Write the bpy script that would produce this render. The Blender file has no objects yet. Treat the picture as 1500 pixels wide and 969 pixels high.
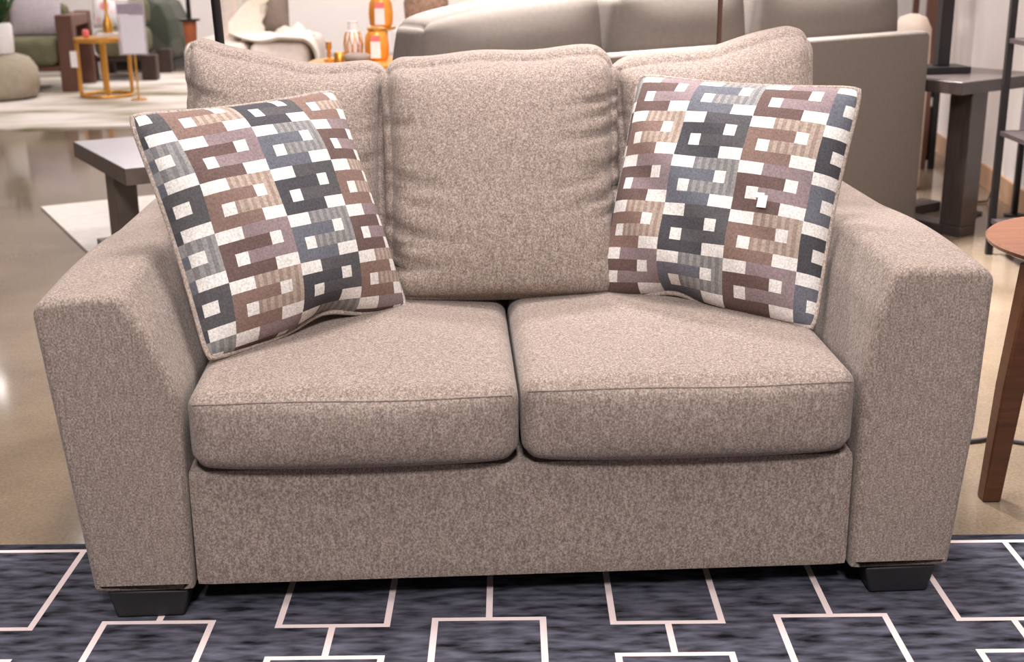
import bpy, math, random
from mathutils import Vector, Matrix
random.seed(7)
scene = bpy.context.scene
COL = scene.collection
PI = math.pi

# ------------------------------------------------------------------ colours / materials
def lin(c):
    return tuple(((v/255)/12.92 if v/255 <= .04045 else ((v/255+.055)/1.055)**2.4) for v in c)

def new_mat(name):
    m = bpy.data.materials.new(name); m.use_nodes = True
    nt = m.node_tree
    b = nt.nodes['Principled BSDF']
    return m, nt, b

def plain(name, c, rough=.5, metal=0., var=.12, scale=30., bump=0., spec=.5, stretch=(1, 1, 1)):
    m, nt, b = new_mat(name)
    tc = nt.nodes.new('ShaderNodeTexCoord'); mp = nt.nodes.new('ShaderNodeMapping')
    mp.inputs['Scale'].default_value = stretch
    nt.links.new(tc.outputs['Object'], mp.inputs['Vector'])
    n = nt.nodes.new('ShaderNodeTexNoise'); n.inputs['Scale'].default_value = scale; n.inputs['Detail'].default_value = 3
    nt.links.new(mp.outputs['Vector'], n.inputs['Vector'])
    r = nt.nodes.new('ShaderNodeValToRGB')
    L = lin(c)
    r.color_ramp.elements[0].position = .3; r.color_ramp.elements[1].position = .7
    r.color_ramp.elements[0].color = tuple(max(0, v*(1-var)) for v in L)+(1,)
    r.color_ramp.elements[1].color = tuple(min(1, v*(1+var)) for v in L)+(1,)
    nt.links.new(n.outputs['Fac'], r.inputs['Fac']); nt.links.new(r.outputs['Color'], b.inputs['Base Color'])
    b.inputs['Roughness'].default_value = rough; b.inputs['Metallic'].default_value = metal
    b.inputs['Specular IOR Level'].default_value = spec
    if bump:
        bp = nt.nodes.new('ShaderNodeBump'); bp.inputs['Strength'].default_value = bump; bp.inputs['Distance'].default_value = .003
        nt.links.new(n.outputs['Fac'], bp.inputs['Height']); nt.links.new(bp.outputs['Normal'], b.inputs['Normal'])
    return m

def tweed(name, dark, mid, light, scale=170., bump=.35, rough=.95):
    """woven chenille: fine mottled flecks, slightly drawn out along the warp"""
    m, nt, b = new_mat(name)
    tc = nt.nodes.new('ShaderNodeTexCoord')
    def noise(sc, stretch, det):
        mp = nt.nodes.new('ShaderNodeMapping'); mp.inputs['Scale'].default_value = stretch
        nt.links.new(tc.outputs['Object'], mp.inputs['Vector'])
        n = nt.nodes.new('ShaderNodeTexNoise'); n.inputs['Scale'].default_value = sc
        n.inputs['Detail'].default_value = det; n.inputs['Roughness'].default_value = .65
        nt.links.new(mp.outputs['Vector'], n.inputs['Vector']); return n
    n1 = noise(scale, (1, 1, .8), 2.5)
    n2 = noise(scale*.33, (1.3, 1.3, .35), 2)
    mx = nt.nodes.new('ShaderNodeMix'); mx.data_type = 'FLOAT'; mx.inputs[0].default_value = .25
    nt.links.new(n1.outputs['Fac'], mx.inputs[2]); nt.links.new(n2.outputs['Fac'], mx.inputs[3])
    r = nt.nodes.new('ShaderNodeValToRGB')
    e = r.color_ramp.elements
    e[0].position = .36; e[0].color = lin(dark)+(1,)
    e[1].position = .64; e[1].color = lin(light)+(1,)
    k = e.new(.5); k.color = lin(mid)+(1,)
    nt.links.new(mx.outputs[0], r.inputs['Fac']); nt.links.new(r.outputs['Color'], b.inputs['Base Color'])
    b.inputs['Roughness'].default_value = rough; b.inputs['Specular IOR Level'].default_value = .15
    b.inputs['Sheen Weight'].default_value = .12; b.inputs['Sheen Roughness'].default_value = .5
    bp = nt.nodes.new('ShaderNodeBump'); bp.inputs['Strength'].default_value = bump; bp.inputs['Distance'].default_value = .002
    nt.links.new(n1.outputs['Fac'], bp.inputs['Height']); nt.links.new(bp.outputs['Normal'], b.inputs['Normal'])
    return m

def dyed(name, amount=.35, scale=260., stretch=(1, 1, 1), rough=.9, bump=.2, detail=3., keep_light=False):
    """base colour comes from the mesh's dyed pattern (attribute), broken up by weave noise"""
    m, nt, b = new_mat(name)
    at = nt.nodes.new('ShaderNodeAttribute'); at.attribute_name = 'dye'
    tc = nt.nodes.new('ShaderNodeTexCoord'); mp = nt.nodes.new('ShaderNodeMapping'); mp.inputs['Scale'].default_value = stretch
    nt.links.new(tc.outputs['Object'], mp.inputs['Vector'])
    n = nt.nodes.new('ShaderNodeTexNoise'); n.inputs['Scale'].default_value = scale; n.inputs['Detail'].default_value = 3
    nt.links.new(mp.outputs['Vector'], n.inputs['Vector'])
    mr = nt.nodes.new('ShaderNodeMapRange'); mr.inputs['From Min'].default_value = .3; mr.inputs['From Max'].default_value = .7
    mr.inputs['To Min'].default_value = 1-amount; mr.inputs['To Max'].default_value = 1+amount
    nt.links.new(n.outputs['Fac'], mr.inputs['Value'])
    mu = nt.nodes.new('ShaderNodeVectorMath'); mu.operation = 'SCALE'
    n.inputs['Detail'].default_value = detail
    if keep_light:
        sep = nt.nodes.new('ShaderNodeSeparateColor'); nt.links.new(at.outputs['Color'], sep.inputs['Color'])
        k = nt.nodes.new('ShaderNodeMapRange'); k.inputs['From Min'].default_value = .1; k.inputs['From Max'].default_value = .6
        nt.links.new(sep.outputs['Red'], k.inputs['Value'])
        mxx = nt.nodes.new('ShaderNodeMix'); mxx.data_type = 'FLOAT'; mxx.inputs[3].default_value = 1.
        nt.links.new(k.outputs['Result'], mxx.inputs[0]); nt.links.new(mr.outputs['Result'], mxx.inputs[2]); fac = mxx.outputs[0]
    else: fac = mr.outputs['Result']
    nt.links.new(at.outputs['Color'], mu.inputs[0]); nt.links.new(fac, mu.inputs['Scale'])
    nt.links.new(mu.outputs['Vector'], b.inputs['Base Color'])
    b.inputs['Roughness'].default_value = rough; b.inputs['Specular IOR Level'].default_value = .15
    bp = nt.nodes.new('ShaderNodeBump'); bp.inputs['Strength'].default_value = bump; bp.inputs['Distance'].default_value = .0015
    nt.links.new(n.outputs['Fac'], bp.inputs['Height']); nt.links.new(bp.outputs['Normal'], b.inputs['Normal'])
    return m

def glass(name, c, rough=.05, alpha=.3):
    m, nt, b = new_mat(name)
    n = nt.nodes.new('ShaderNodeTexNoise'); n.inputs['Scale'].default_value = 4
    mr = nt.nodes.new('ShaderNodeMapRange'); mr.inputs['To Min'].default_value = rough*.8; mr.inputs['To Max'].default_value = rough*1.2
    nt.links.new(n.outputs['Fac'], mr.inputs['Value']); nt.links.new(mr.outputs['Result'], b.inputs['Roughness'])
    b.inputs['Base Color'].default_value = lin(c)+(1,); b.inputs['Alpha'].default_value = alpha
    return m

# ------------------------------------------------------------------ mesh helpers
class MB:
    def __init__(self): self.v = []; self.f = []; self.mi = []
    def add(self, vs, fs, mi=0):
        o = len(self.v); self.v += [tuple(p) for p in vs]; self.f += [tuple(i+o for i in f) for f in fs]; self.mi += [mi]*len(fs); return self
    def box(self, x0, x1, y0, y1, z0, z1):
        vs = [(x, y, z) for z in (z0, z1) for y in (y0, y1) for x in (x0, x1)]
        return self.add(vs, [(0, 2, 3, 1), (4, 5, 7, 6), (0, 1, 5, 4), (2, 6, 7, 3), (0, 4, 6, 2), (1, 3, 7, 5)])
    def lathe(self, prof, seg=32, cx=0, cy=0):
        vs = []; fs = []
        for (r, z) in prof:
            for i in range(seg):
                a = 2*PI*i/seg; vs.append((cx+r*math.cos(a), cy+r*math.sin(a), z))
        for k in range(len(prof)-1):
            for i in range(seg):
                j = (i+1) % seg; fs.append((k*seg+i, k*seg+j, (k+1)*seg+j, (k+1)*seg+i))
        fs.append(tuple(range(seg))[::-1]); fs.append(tuple((len(prof)-1)*seg+i for i in range(seg)))
        return self.add(vs, fs)
    def tube(self, pts, r, seg=10, closed=False):
        pts = [Vector(p) for p in pts]; n = len(pts); rr = r if isinstance(r, (list, tuple)) else [r]*n
        vs = []; fs = []; prev = None
        for i, p in enumerate(pts):
            if closed: t = pts[(i+1) % n]-pts[i-1]
            else: t = pts[min(i+1, n-1)]-pts[max(i-1, 0)]
            t.normalize()
            if prev is None:
                a = Vector((0, 0, 1)) if abs(t.z) < .9 else Vector((1, 0, 0))
                u = t.cross(a).normalized()
            else:
                u = (prev-t*prev.dot(t)).normalized()
            prev = u; w = t.cross(u)
            for k in range(seg):
                a = 2*PI*k/seg; vs.append(p+(u*math.cos(a)+w*math.sin(a))*rr[i])
        for i in range(n if closed else n-1):
            j = (i+1) % n
            for k in range(seg):
                l = (k+1) % seg; fs.append((i*seg+k, i*seg+l, j*seg+l, j*seg+k))
        if not closed:
            fs.append(tuple(range(seg))[::-1]); fs.append(tuple((n-1)*seg+k for k in range(seg)))
        return self.add(vs, fs)
    def loft(self, rings, cap=True):
        n = len(rings[0]); vs = [p for r in rings for p in r]; fs = []
        for k in range(len(rings)-1):
            for i in range(n):
                j = (i+1) % n; fs.append((k*n+i, k*n+j, (k+1)*n+j, (k+1)*n+i))
        if cap:
            fs.append(tuple(range(n))[::-1]); fs.append(tuple((len(rings)-1)*n+i for i in range(n)))
        return self.add(vs, fs)
    def lattice(self, nx, ny, nz, fn, spread=.6):
        """closed box surface of quads; fn maps (u,v,w) in [-1,1] to a point"""
        idx = {}; vs = []; fs = []
        def sp(i, n):
            s = 2*i/n-1
            return (1-spread)*s+spread*math.sin(PI*s/2)
        def g(i, j, k):
            if (i, j, k) not in idx:
                idx[(i, j, k)] = len(vs); vs.append(fn(sp(i, nx), sp(j, ny), sp(k, nz)))
            return idx[(i, j, k)]
        for i in range(nx):
            for j in range(ny):
                fs.append((g(i, j, 0), g(i, j+1, 0), g(i+1, j+1, 0), g(i+1, j, 0)))
                fs.append((g(i, j, nz), g(i+1, j, nz), g(i+1, j+1, nz), g(i, j+1, nz)))
        for i in range(nx):
            for k in range(nz):
                fs.append((g(i, 0, k), g(i+1, 0, k), g(i+1, 0, k+1), g(i, 0, k+1)))
                fs.append((g(i, ny, k), g(i, ny, k+1), g(i+1, ny, k+1), g(i+1, ny, k)))
        for j in range(ny):
            for k in range(nz):
                fs.append((g(0, j, k), g(0, j, k+1), g(0, j+1, k+1), g(0, j+1, k)))
                fs.append((g(nx, j, k), g(nx, j+1, k), g(nx, j+1, k+1), g(nx, j, k+1)))
        return self.add(vs, fs)
    def build(self, name, mat, parent=None, smooth=True, bevel=0., seg=2, loc=None, rot=None, angle=40):
        me = bpy.data.meshes.new(name); me.from_pydata(self.v, [], self.f); me.update()
        import bmesh
        bm = bmesh.new(); bm.from_mesh(me)
        bmesh.ops.recalc_face_normals(bm, faces=bm.faces[:])
        bm.to_mesh(me); bm.free()
        o = bpy.data.objects.new(name, me); COL.objects.link(o)
        me.materials.append(mat)
        if smooth:
            for p in me.polygons: p.use_smooth = True
            me.set_sharp_from_angle(angle=math.radians(angle))
        if bevel:
            b = o.modifiers.new('bevel', 'BEVEL'); b.width = bevel; b.segments = seg; b.limit_method = 'ANGLE'; b.angle_limit = math.radians(35)
            b.harden_normals = False
        if parent: o.parent = parent
        if loc is not None: o.location = loc
        if rot is not None: o.rotation_euler = rot
        return o

def rbox_fn(cx, cy, cz, w, d, h, r, post=None):
    """rounded box mapping"""
    H = (w/2, d/2, h/2)
    def fn(u, v, t):
        p = [u*H[0], v*H[1], t*H[2]]
        q = [max(-(H[i]-r), min(H[i]-r, p[i])) for i in range(3)]
        dv = Vector([p[i]-q[i] for i in range(3)])
        # keep the box's face flat, round only edges and corners
        m = max(abs(dv.x), abs(dv.y), abs(dv.z))
        if m > 1e-9: dv = dv.normalized()*m
        P = Vector(q)+dv
        if post: P = post(P, u, v, t)
        return (cx+P[0], cy+P[1], cz+P[2])
    return fn

def rounded_poly(pts, radii, seg=6):
    """polygon (list of 2-tuples) with rounded corners"""
    out = []; n = len(pts)
    for i in range(n):
        p = Vector(pts[i]); a = Vector(pts[i-1]); b = Vector(pts[(i+1) % n])
        da = (a-p).normalized(); db = (b-p).normalized()
        ang = da.angle(db); r = radii[i]
        if r <= 1e-6: out.append(tuple(p)); continue
        t = min(r/math.tan(ang/2), (a-p).length*.49, (b-p).length*.49)
        r2 = t*math.tan(ang/2)
        c = p+(da+db).normalized()*(r2/math.sin(ang/2))
        s = p+da*t; e = p+db*t
        a0 = math.atan2(s.y-c.y, s.x-c.x); a1 = math.atan2(e.y-c.y, e.x-c.x)
        d = (a1-a0+PI) % (2*PI)-PI
        for k in range(seg+1):
            a_ = a0+d*k/seg; out.append((c.x+r2*math.cos(a_), c.y+r2*math.sin(a_)))
    return out

def inset(poly, d):
    """move every vertex inwards by about d"""
    n = len(poly); area = sum(poly[i-1][0]*poly[i][1]-poly[i][0]*poly[i-1][1] for i in range(n))
    s = 1 if area > 0 else -1; out = []
    for i in range(n):
        t = Vector(poly[(i+1) % n])-Vector(poly[i-1])
        if t.length < 1e-9: out.append(poly[i]); continue
        t.normalize(); out.append((poly[i][0]-s*t.y*d, poly[i][1]+s*t.x*d))
    return out

def extrude_y(mb, poly, y0, y1, r=.012, steps=4, shift=None):
    """extrude an xz polygon along y with rounded front and back edges"""
    rings = []
    def ring(ins, y): return [(x, y, z) for x, z in inset(poly, ins)]
    for k in range(steps+1):
        a = PI/2*k/steps; rings.append(ring(r*(1-math.sin(a)), y0+r*(1-math.cos(a))))
    for k in range(1, 8): rings.append(ring(0, y0+r+(y1-y0-2*r)*k/8))
    for k in range(steps, -1, -1):
        a = PI/2*k/steps; rings.append(ring(r*(1-math.sin(a)), y1-r*(1-math.cos(a))))
    return mb.loft(rings)

def empty(name, loc, label, cat, rz=0., group=None):
    o = bpy.data.objects.new(name, None); COL.objects.link(o); o.location = loc; o.rotation_euler = (0, 0, rz)
    o.empty_display_size = .1
    tag(o, label, cat, group); return o

def tag(o, label=None, cat=None, group=None, kind=None):
    if label: o['label'] = label
    if cat: o['category'] = cat
    if group: o['group'] = group
    if kind: o['kind'] = kind
    return o

def dye_faces(o, fn):
    """face-corner colour attribute: fn(face index) -> linear rgb"""
    at = o.data.color_attributes.new('dye', 'FLOAT_COLOR', 'CORNER')
    for p in o.data.polygons:
        c = fn(p)
        for li in p.loop_indices: at.data[li].color = (c[0], c[1], c[2], 1)

# ------------------------------------------------------------------ materials
FAB = tweed('taupe_chenille', (110, 95, 87), (144, 128, 119), (178, 162, 152), 330)
FABG = plain('grey_velvet', (104, 95, 89), .9, var=.06, scale=60, spec=.2)
BLACKPL = plain('black_plastic', (34, 33, 35), .55, var=.1)
PIPING = tweed('tan_piping', (132, 116, 108), (166, 150, 140), (196, 182, 172), 320)
SEAM = tweed('taupe_stitching', (108, 93, 87), (130, 114, 107), (150, 134, 127), 230)
PILLOW = dyed('woven_pattern', .22, 260, (1, 1, 1))
RUGMAT = dyed('distressed_rug', .95, 15, (1, 3.6, 1), .95, .1, 7., True)
RUGEDGE = plain('rug_edge', (52, 52, 60), .95)
BLACKM = plain('black_metal', (30, 26, 27), .4, .3, .1)
WALNUTSHADE = plain('walnut', (84, 50, 30), .35, var=.25, scale=9, stretch=(1, 1, 12))  # legs and apron: their shading is put into a darker tone
WALNUTTOP = plain('walnut_top', (122, 78, 56), .34, var=.2, scale=9, stretch=(1, 9, 1))
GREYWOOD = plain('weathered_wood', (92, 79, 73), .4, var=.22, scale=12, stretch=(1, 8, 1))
GREYREFL = plain('weathered_wood_reflection', (152, 147, 152), .28, var=.12, scale=12, stretch=(1, 8, 1))  # pale wall reflection on the tabletop put into the base colour
DARKWOOD = plain('espresso_wood', (54, 44, 42), .4, var=.25, scale=12, stretch=(1, 8, 1))
DARKLIT = plain('espresso_lit', (88, 78, 76), .3, var=.2, scale=12, stretch=(1, 8, 1))  # lighter copy of the espresso wood, lit top put into the colour
BROWNWOOD = plain('brown_wood', (96, 62, 50), .45, var=.2, scale=8, stretch=(1, 1, .3))
ORANGEWOOD = plain('orange_wood', (172, 96, 58), .4, var=.2, scale=8)
GOLD = plain('brushed_gold', (222, 160, 72), .35, .75, .08)
AMBER = plain('amber_lacquer', (232, 150, 56), .3, .2, .2, 14)
WHITE = plain('white_ceramic', (236, 230, 230), .4, var=.04)
PAPER = plain('sign_paper', (226, 220, 230), .6, var=.05, scale=90)
PAPERH = plain('sign_header', (160, 146, 160), .6, var=.1, scale=60)
LAV = plain('lavender_paper', (206, 200, 222), .6, var=.05)
PINKTAG = plain('pink_tag', (238, 120, 120), .6, var=.1)
CREAM = plain('cream_boucle', (238, 222, 212), .95, var=.06, scale=40, bump=.3, spec=.1)
CREAMTHROW = plain('cream_throw', (248, 238, 226), .95, var=.05, scale=60, bump=.3, spec=.1)
TAUPE = plain('taupe_linen', (140, 124, 114), .95, var=.08)
BEIGE = plain('beige_linen', (212, 192, 178), .95, var=.06)
OLIVE = plain('olive_velvet', (104, 100, 78), .85, var=.15, scale=14, spec=.2)
DKGREEN = plain('dark_green_velvet', (86, 90, 74), .8, var=.18, scale=10, spec=.25)
POUFM = plain('sage_linen', (160, 148, 130), .95, var=.08, scale=30)
LEAF = plain('leaf', (44, 74, 36), .5, var=.3, scale=20)
LAVPIL = plain('lavender_grey_linen', (184, 172, 178), .95, var=.08)
WALL = plain('warm_white_paint', (232, 222, 218), .85, var=.02, scale=3)
WOODTRIM = plain('oak_baseboard', (190, 150, 118), .5, var=.15, scale=8)
CABLE = plain('cable_rubber', (70, 62, 58), .6)
RUGWHITE = plain('ivory_rug', (208, 200, 194), .95, var=.06, scale=24)

def mk_pale_rug():
    m, nt, b = new_mat('pale_abstract_rug')
    tc = nt.nodes.new('ShaderNodeTexCoord'); mp = nt.nodes.new('ShaderNodeMapping'); mp.inputs['Scale'].default_value = (.8, 2.2, 1)
    mp.inputs['Rotation'].default_value = (0, 0, .5)
    nt.links.new(tc.outputs['Object'], mp.inputs['Vector'])
    n = nt.nodes.new('ShaderNodeTexNoise'); n.inputs['Scale'].default_value = 1.1; n.inputs['Detail'].default_value = 5
    nt.links.new(mp.outputs['Vector'], n.inputs['Vector'])
    r = nt.nodes.new('ShaderNodeValToRGB'); e = r.color_ramp.elements
    e[0].position = .38; e[0].color = lin((120, 112, 84))+(1,)
    e[1].position = .56; e[1].color = lin((206, 195, 188))+(1,)
    k = e.new(.46); k.color = lin((176, 165, 152))+(1,)
    nt.links.new(n.outputs['Fac'], r.inputs['Fac']); nt.links.new(r.outputs['Color'], b.inputs['Base Color'])
    b.inputs['Roughness'].default_value = .95
    return m
PALERUG = mk_pale_rug()

def mk_floral():
    m, nt, b = new_mat('pink_floral_print')
    v = nt.nodes.new('ShaderNodeTexVoronoi'); v.inputs['Scale'].default_value = 9
    tc = nt.nodes.new('ShaderNodeTexCoord'); nt.links.new(tc.outputs['Object'], v.inputs['Vector'])
    r = nt.nodes.new('ShaderNodeValToRGB'); e = r.color_ramp.elements
    e[0].position = .25; e[0].color = lin((232, 140, 136))+(1,); e[1].position = .5; e[1].color = lin((244, 236, 238))+(1,)
    nt.links.new(v.outputs['Distance'], r.inputs['Fac']); nt.links.new(r.outputs['Color'], b.inputs['Base Color'])
    b.inputs['Roughness'].default_value = .95
    return m
FLORAL = mk_floral()

def mk_quilt():
    m, nt, b = new_mat('quilted_green_velvet')
    b.inputs['Roughness'].default_value = .8
    tc = nt.nodes.new('ShaderNodeTexCoord'); mp = nt.nodes.new('ShaderNodeMapping'); mp.inputs['Rotation'].default_value = (0, PI/4, 0)
    mp.inputs['Scale'].default_value = (3.2, 3.2, 3.2)
    nt.links.new(tc.outputs['Object'], mp.inputs['Vector'])
    c = nt.nodes.new('ShaderNodeTexChecker'); c.inputs['Scale'].default_value = 1
    c.inputs['Color1'].default_value = lin((62, 66, 54))+(1,); c.inputs['Color2'].default_value = lin((80, 80, 72))+(1,)
    nt.links.new(mp.outputs['Vector'], c.inputs['Vector']); nt.links.new(c.outputs['Color'], b.inputs['Base Color'])
    return m
QUILT = mk_quilt()

def mk_floor():
    m, nt, b = new_mat('polished_concrete')
    tc = nt.nodes.new('ShaderNodeTexCoord')
    n = nt.nodes.new('ShaderNodeTexNoise'); n.inputs['Scale'].default_value = 1.6; n.inputs['Detail'].default_value = 8; n.inputs['Roughness'].default_value = .6
    nt.links.new(tc.outputs['Object'], n.inputs['Vector'])
    n2 = nt.nodes.new('ShaderNodeTexNoise'); n2.inputs['Scale'].default_value = 130; n2.inputs['Detail'].default_value = 2
    nt.links.new(tc.outputs['Object'], n2.inputs['Vector'])
    mx = nt.nodes.new('ShaderNodeMix'); mx.data_type = 'FLOAT'; mx.inputs[0].default_value = .3
    nt.links.new(n.outputs['Fac'], mx.inputs[2]); nt.links.new(n2.outputs['Fac'], mx.inputs[3])
    r = nt.nodes.new('ShaderNodeValToRGB'); e = r.color_ramp.elements
    e[0].position = .34; e[0].color = lin((94, 80, 66))+(1,); e[1].position = .66; e[1].color = lin((132, 115, 97))+(1,)
    nt.links.new(mx.outputs[0], r.inputs['Fac'])
    nt.links.new(r.outputs['Color'], b.inputs['Base Color'])
    mr = nt.nodes.new('ShaderNodeMapRange'); b.inputs['Specular IOR Level'].default_value = .32
    mr.inputs['To Min'].default_value = .06; mr.inputs['To Max'].default_value = .13
    nt.links.new(n.outputs['Fac'], mr.inputs['Value']); nt.links.new(mr.outputs['Result'], b.inputs['Roughness'])
    return m
FLOOR = mk_floor()

# ------------------------------------------------------------------ the setting
def struct(name, mb, mat, **k):
    o = mb.build(name, mat, smooth=False, **k); o['kind'] = 'structure'; return o
struct('floor', MB().box(-9, 7, -3, 14.2, -.1, 0), FLOOR)
struct('wall_back', MB().box(-9, 7, 14, 14.2, 0, 4.2), WALL)
# right wall runs into the depth, turned a few degrees
wr = MB(); a = (1.898, 2.4); b_ = (2.396, 7.3)
wr.loft([[(a[0], a[1], z), (b_[0], b_[1], z), (b_[0]+.15, b_[1]-.015, z), (a[0]+.15, a[1]-.015, z)] for z in (0, 4.2)])
struct('wall_right', wr, WALL)
bb = MB(); bb.loft([[(a[0]-.014, a[1], z), (b_[0]-.014, b_[1], z), (b_[0]-.001, b_[1], z), (a[0]-.001, a[1], z)] for z in (0, .1)])
struct('baseboard_right', bb, WOODTRIM)
struct('ceiling', MB().box(-9, 7, -3, 14.2, 4.2, 4.3), WALL)

# ------------------------------------------------------------------ patterned front rug
LT, FB = 8, 0
RUG_X0, RUG_X1, RUG_Y0, RUG_Y1 = -2.0, 2.0, .9, 2.305
rects = []; lw = .0115
def hl(x0, x1, y): rects.append((x0-lw/2, x1+lw/2, y-lw/2, y+lw/2))
def vl(x, y0, y1): rects.append((x-lw/2, x+lw/2, y0-lw/2, y1+lw/2))
hl(-1.95, 1.95, 2.275); hl(-1.95, 1.95, .93); vl(-1.95, .93, 2.275); vl(1.95, .93, 2.275)
hw = .0945
for xc, xq in zip((-1.54, -.94, -.318, .266, .868, 1.46), (-1.22, -.626, -.0455, .554, 1.16, 1.75)):
    pass                       # columns whose blocks hang from the border line
    if abs(xc)+hw < 1.94:
        vl(xc-hw, 1.976, 2.275); vl(xc+hw, 1.976, 2.275); hl(xc-hw, xc+hw, 1.976)
        vl(xc, 1.872, 1.976)
        hl(xc-hw, xc+hw, 1.872); vl(xc-hw, 1.60, 1.872); vl(xc+hw, 1.60, 1.872); hl(xc-hw, xc+hw, 1.60); vl(xc, 1.50, 1.60)
        hl(xc-hw, xc+hw, 1.50); vl(xc-hw, 1.22, 1.50); vl(xc+hw, 1.22, 1.50); hl(xc-hw, xc+hw, 1.22); vl(xc, .93, 1.22)
    # columns joined to the border by a stem
    if abs(xq)+hw < 1.94:
        vl(xq, 1.994, 2.275)
        hl(xq-hw, xq+hw, 1.994); vl(xq-hw, 1.74, 1.994); vl(xq+hw, 1.74, 1.994); hl(xq-hw, xq+hw, 1.74); vl(xq, 1.64, 1.74)
        hl(xq-hw, xq+hw, 1.64); vl(xq-hw, 1.36, 1.64); vl(xq+hw, 1.36, 1.64); hl(xq-hw, xq+hw, 1.36); vl(xq, 1.26, 1.36)
        hl(xq-hw, xq+hw, 1.26); vl(xq-hw, .93, 1.26); vl(xq+hw, .93, 1.26)
rects = [(a*1.005, b*1.005, c+.0104, d+.0104) for a, b, c, d in rects]
RUG_Y1 += .0104
xs = sorted(set([round(v, 5) for r in rects for v in r[:2]]+[RUG_X0, RUG_X1])); ys = sorted(set([round(v, 5) for r in rects for v in r[2:]]+[RUG_Y0, RUG_Y1]))
mb = MB(); vid = {}
vs = [(x, y, .004) for y in ys for x in xs]; fs = []; nx = len(xs)
for j in range(len(ys)-1):
    for i in range(nx-1): fs.append((j*nx+i, j*nx+i+1, (j+1)*nx+i+1, (j+1)*nx+i))
mb.add(vs, fs)
rug = mb.build('patterned_rug', RUGMAT, smooth=False)
LINE = lin((226, 206, 204)); FIELD = lin((70, 69, 79)); BORDER = lin((50, 50, 60))
def rug_dye(p):
    c = p.center
    for r in rects:
        if r[0]-1e-6 < c.x < r[1]+1e-6 and r[2]-1e-6 < c.y < r[3]+1e-6: return LINE
    if c.y > 2.292 or c.y < .92 or abs(c.x) > 1.956: return BORDER
    return FIELD
dye_faces(rug, rug_dye)
tag(rug, 'dark charcoal rug with pale interlocking line pattern under the loveseat', 'rug')
MB().box(RUG_X0, RUG_X1, RUG_Y0, RUG_Y1, .0, .0038)  .build('rug_edge', RUGEDGE, rug, smooth=False)

# ------------------------------------------------------------------ the loveseat
SO = (.0235, 2.0445, 0.); SYAW = math.radians(2.65)
sofa = empty('loveseat', SO, 'taupe tweed two-seat loveseat with flared arms standing on the dark rug', 'loveseat', SYAW)

def arm(side):
    if side < 0: prof = [(-.590, .056), (-.584, .420), (-.626, .530), (-.668, .600), (-.815, .592), (-.790, .33), (-.763, .056)]
    else: prof = [(.584, .056), (.580, .420), (.600, .540), (.628, .617), (.797, .612), (.788, .33), (.763, .056)]
    rad = [.006, .09, .12, .03, .03, .3, .012]
    poly = rounded_poly(prof, rad, 7)
    m = MB(); y0, y1, r = 0., .89, .016
    rings = []
    def ring(ins, y, puff=0.):
        out = []
        for x, z in inset(poly, ins):
            k = max(0, min(1, (z-.45)/.15))
            out.append((x, y, z+puff*k))
        return out
    for k in range(6):
        a_ = PI/2*k/5; rings.append(ring(r*(1-math.sin(a_)), y0+r*(1-math.cos(a_))))
    N = 20
    for k in range(1, N): 
        t = k/N; rings.append(ring(0, y0+r+(y1-y0-2*r)*t, .012*math.sin(PI*min(1, t*1.6))))
    for k in range(5, -1, -1):
        a_ = PI/2*k/5; rings.append(ring(r*(1-math.sin(a_)), y1-r*(1-math.cos(a_))))
    m.loft(rings)
    return m.build('arm', FAB, sofa, angle=60)
arm(-1); arm(1)
# front rail and body between the arms
MB().lattice(20, 10, 8, rbox_fn(-.003, .451, .1665, 1.17, .862, .221, .008)).build('base', FAB, sofa)
# back frame, leaning
bp = [(.66, .25), (.90, .25), (.90, .74), (.79, .76)]
bf = MB(); pr = rounded_poly(bp, [.01, .01, .03, .03], 5)
bf.loft([[(x, y, z) for y, z in pr] for x in (-.64, -.3, 0, .3, .64)])
bf.build('back_frame', FAB, sofa)
for sx in (-1, 1):
    for yy in (.006, .74):
        xo = .742 if sx > 0 else -.742; xi = .612 if sx > 0 else -.600
        x0, x1 = min(xo, xi), max(xo, xi)
        MB().loft([[(x0+.012, yy+.004, .0043), (x1-.012, yy+.004, .0043), (x1-.012, yy+.118, .0043), (x0+.012, yy+.118, .0043)],
                   [(x0, yy, .057), (x1, yy, .057), (x1, yy+.13, .057), (x0, yy+.13, .057)]]).build('leg', BLACKPL, sofa, bevel=.004)

def seat(x0, x1, ztop):
    w = x1-x0; d = .66; h = ztop-.284; cx = (x0+x1)/2
    def post(P, u, v, t):
        k = (1-abs(u)**3)*(1-abs(v)**3)
        z = P.z; y = P.y; x = P.x
        if t > 0: z += .018*k*t + .012*(v+1)/2*t
        if t < 0 and v < .2: z += -.005*(1-u*u)*(-t)+.005*abs(u)**8*(-t)      # rounded, sagging lower edge
        if v < 0: y += -v*(-.016*(1-u*u)*(1-t*t)) + (-v)*.010*abs(u)**8
        # slack in the cover near the corners
        z += .0016*math.sin(17*x+9*y)*max(0, t)
        # a pulled-in seam where the top panel meets the front border
        if v < -.8 and t > .55: y += .0
        return Vector((x, y, z))
    m = MB(); m.lattice(30, 26, 14, rbox_fn(cx, -.014+d/2, .284+h/2, w, d, h, .030, post))
    o = m.build('seat_cushion', FAB, sofa, angle=180)
    # stitched seam along the top front edge and down to the sides
    s = MB(); F_ = rbox_fn(cx, -.014+d/2, .284+h/2, w, d, h, .030, post)
    pts = [F_(-.985+1.97*k/60, -1, 1-2*(.011+.003*abs(-1+k/30)**6)/h) for k in range(61)]
    s.tube(pts, .0016, 8); s.build('seam', SEAM, o)
    return o
seat(-.576, -.0125, .424); seat(-.0085, .572, .433)

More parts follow.
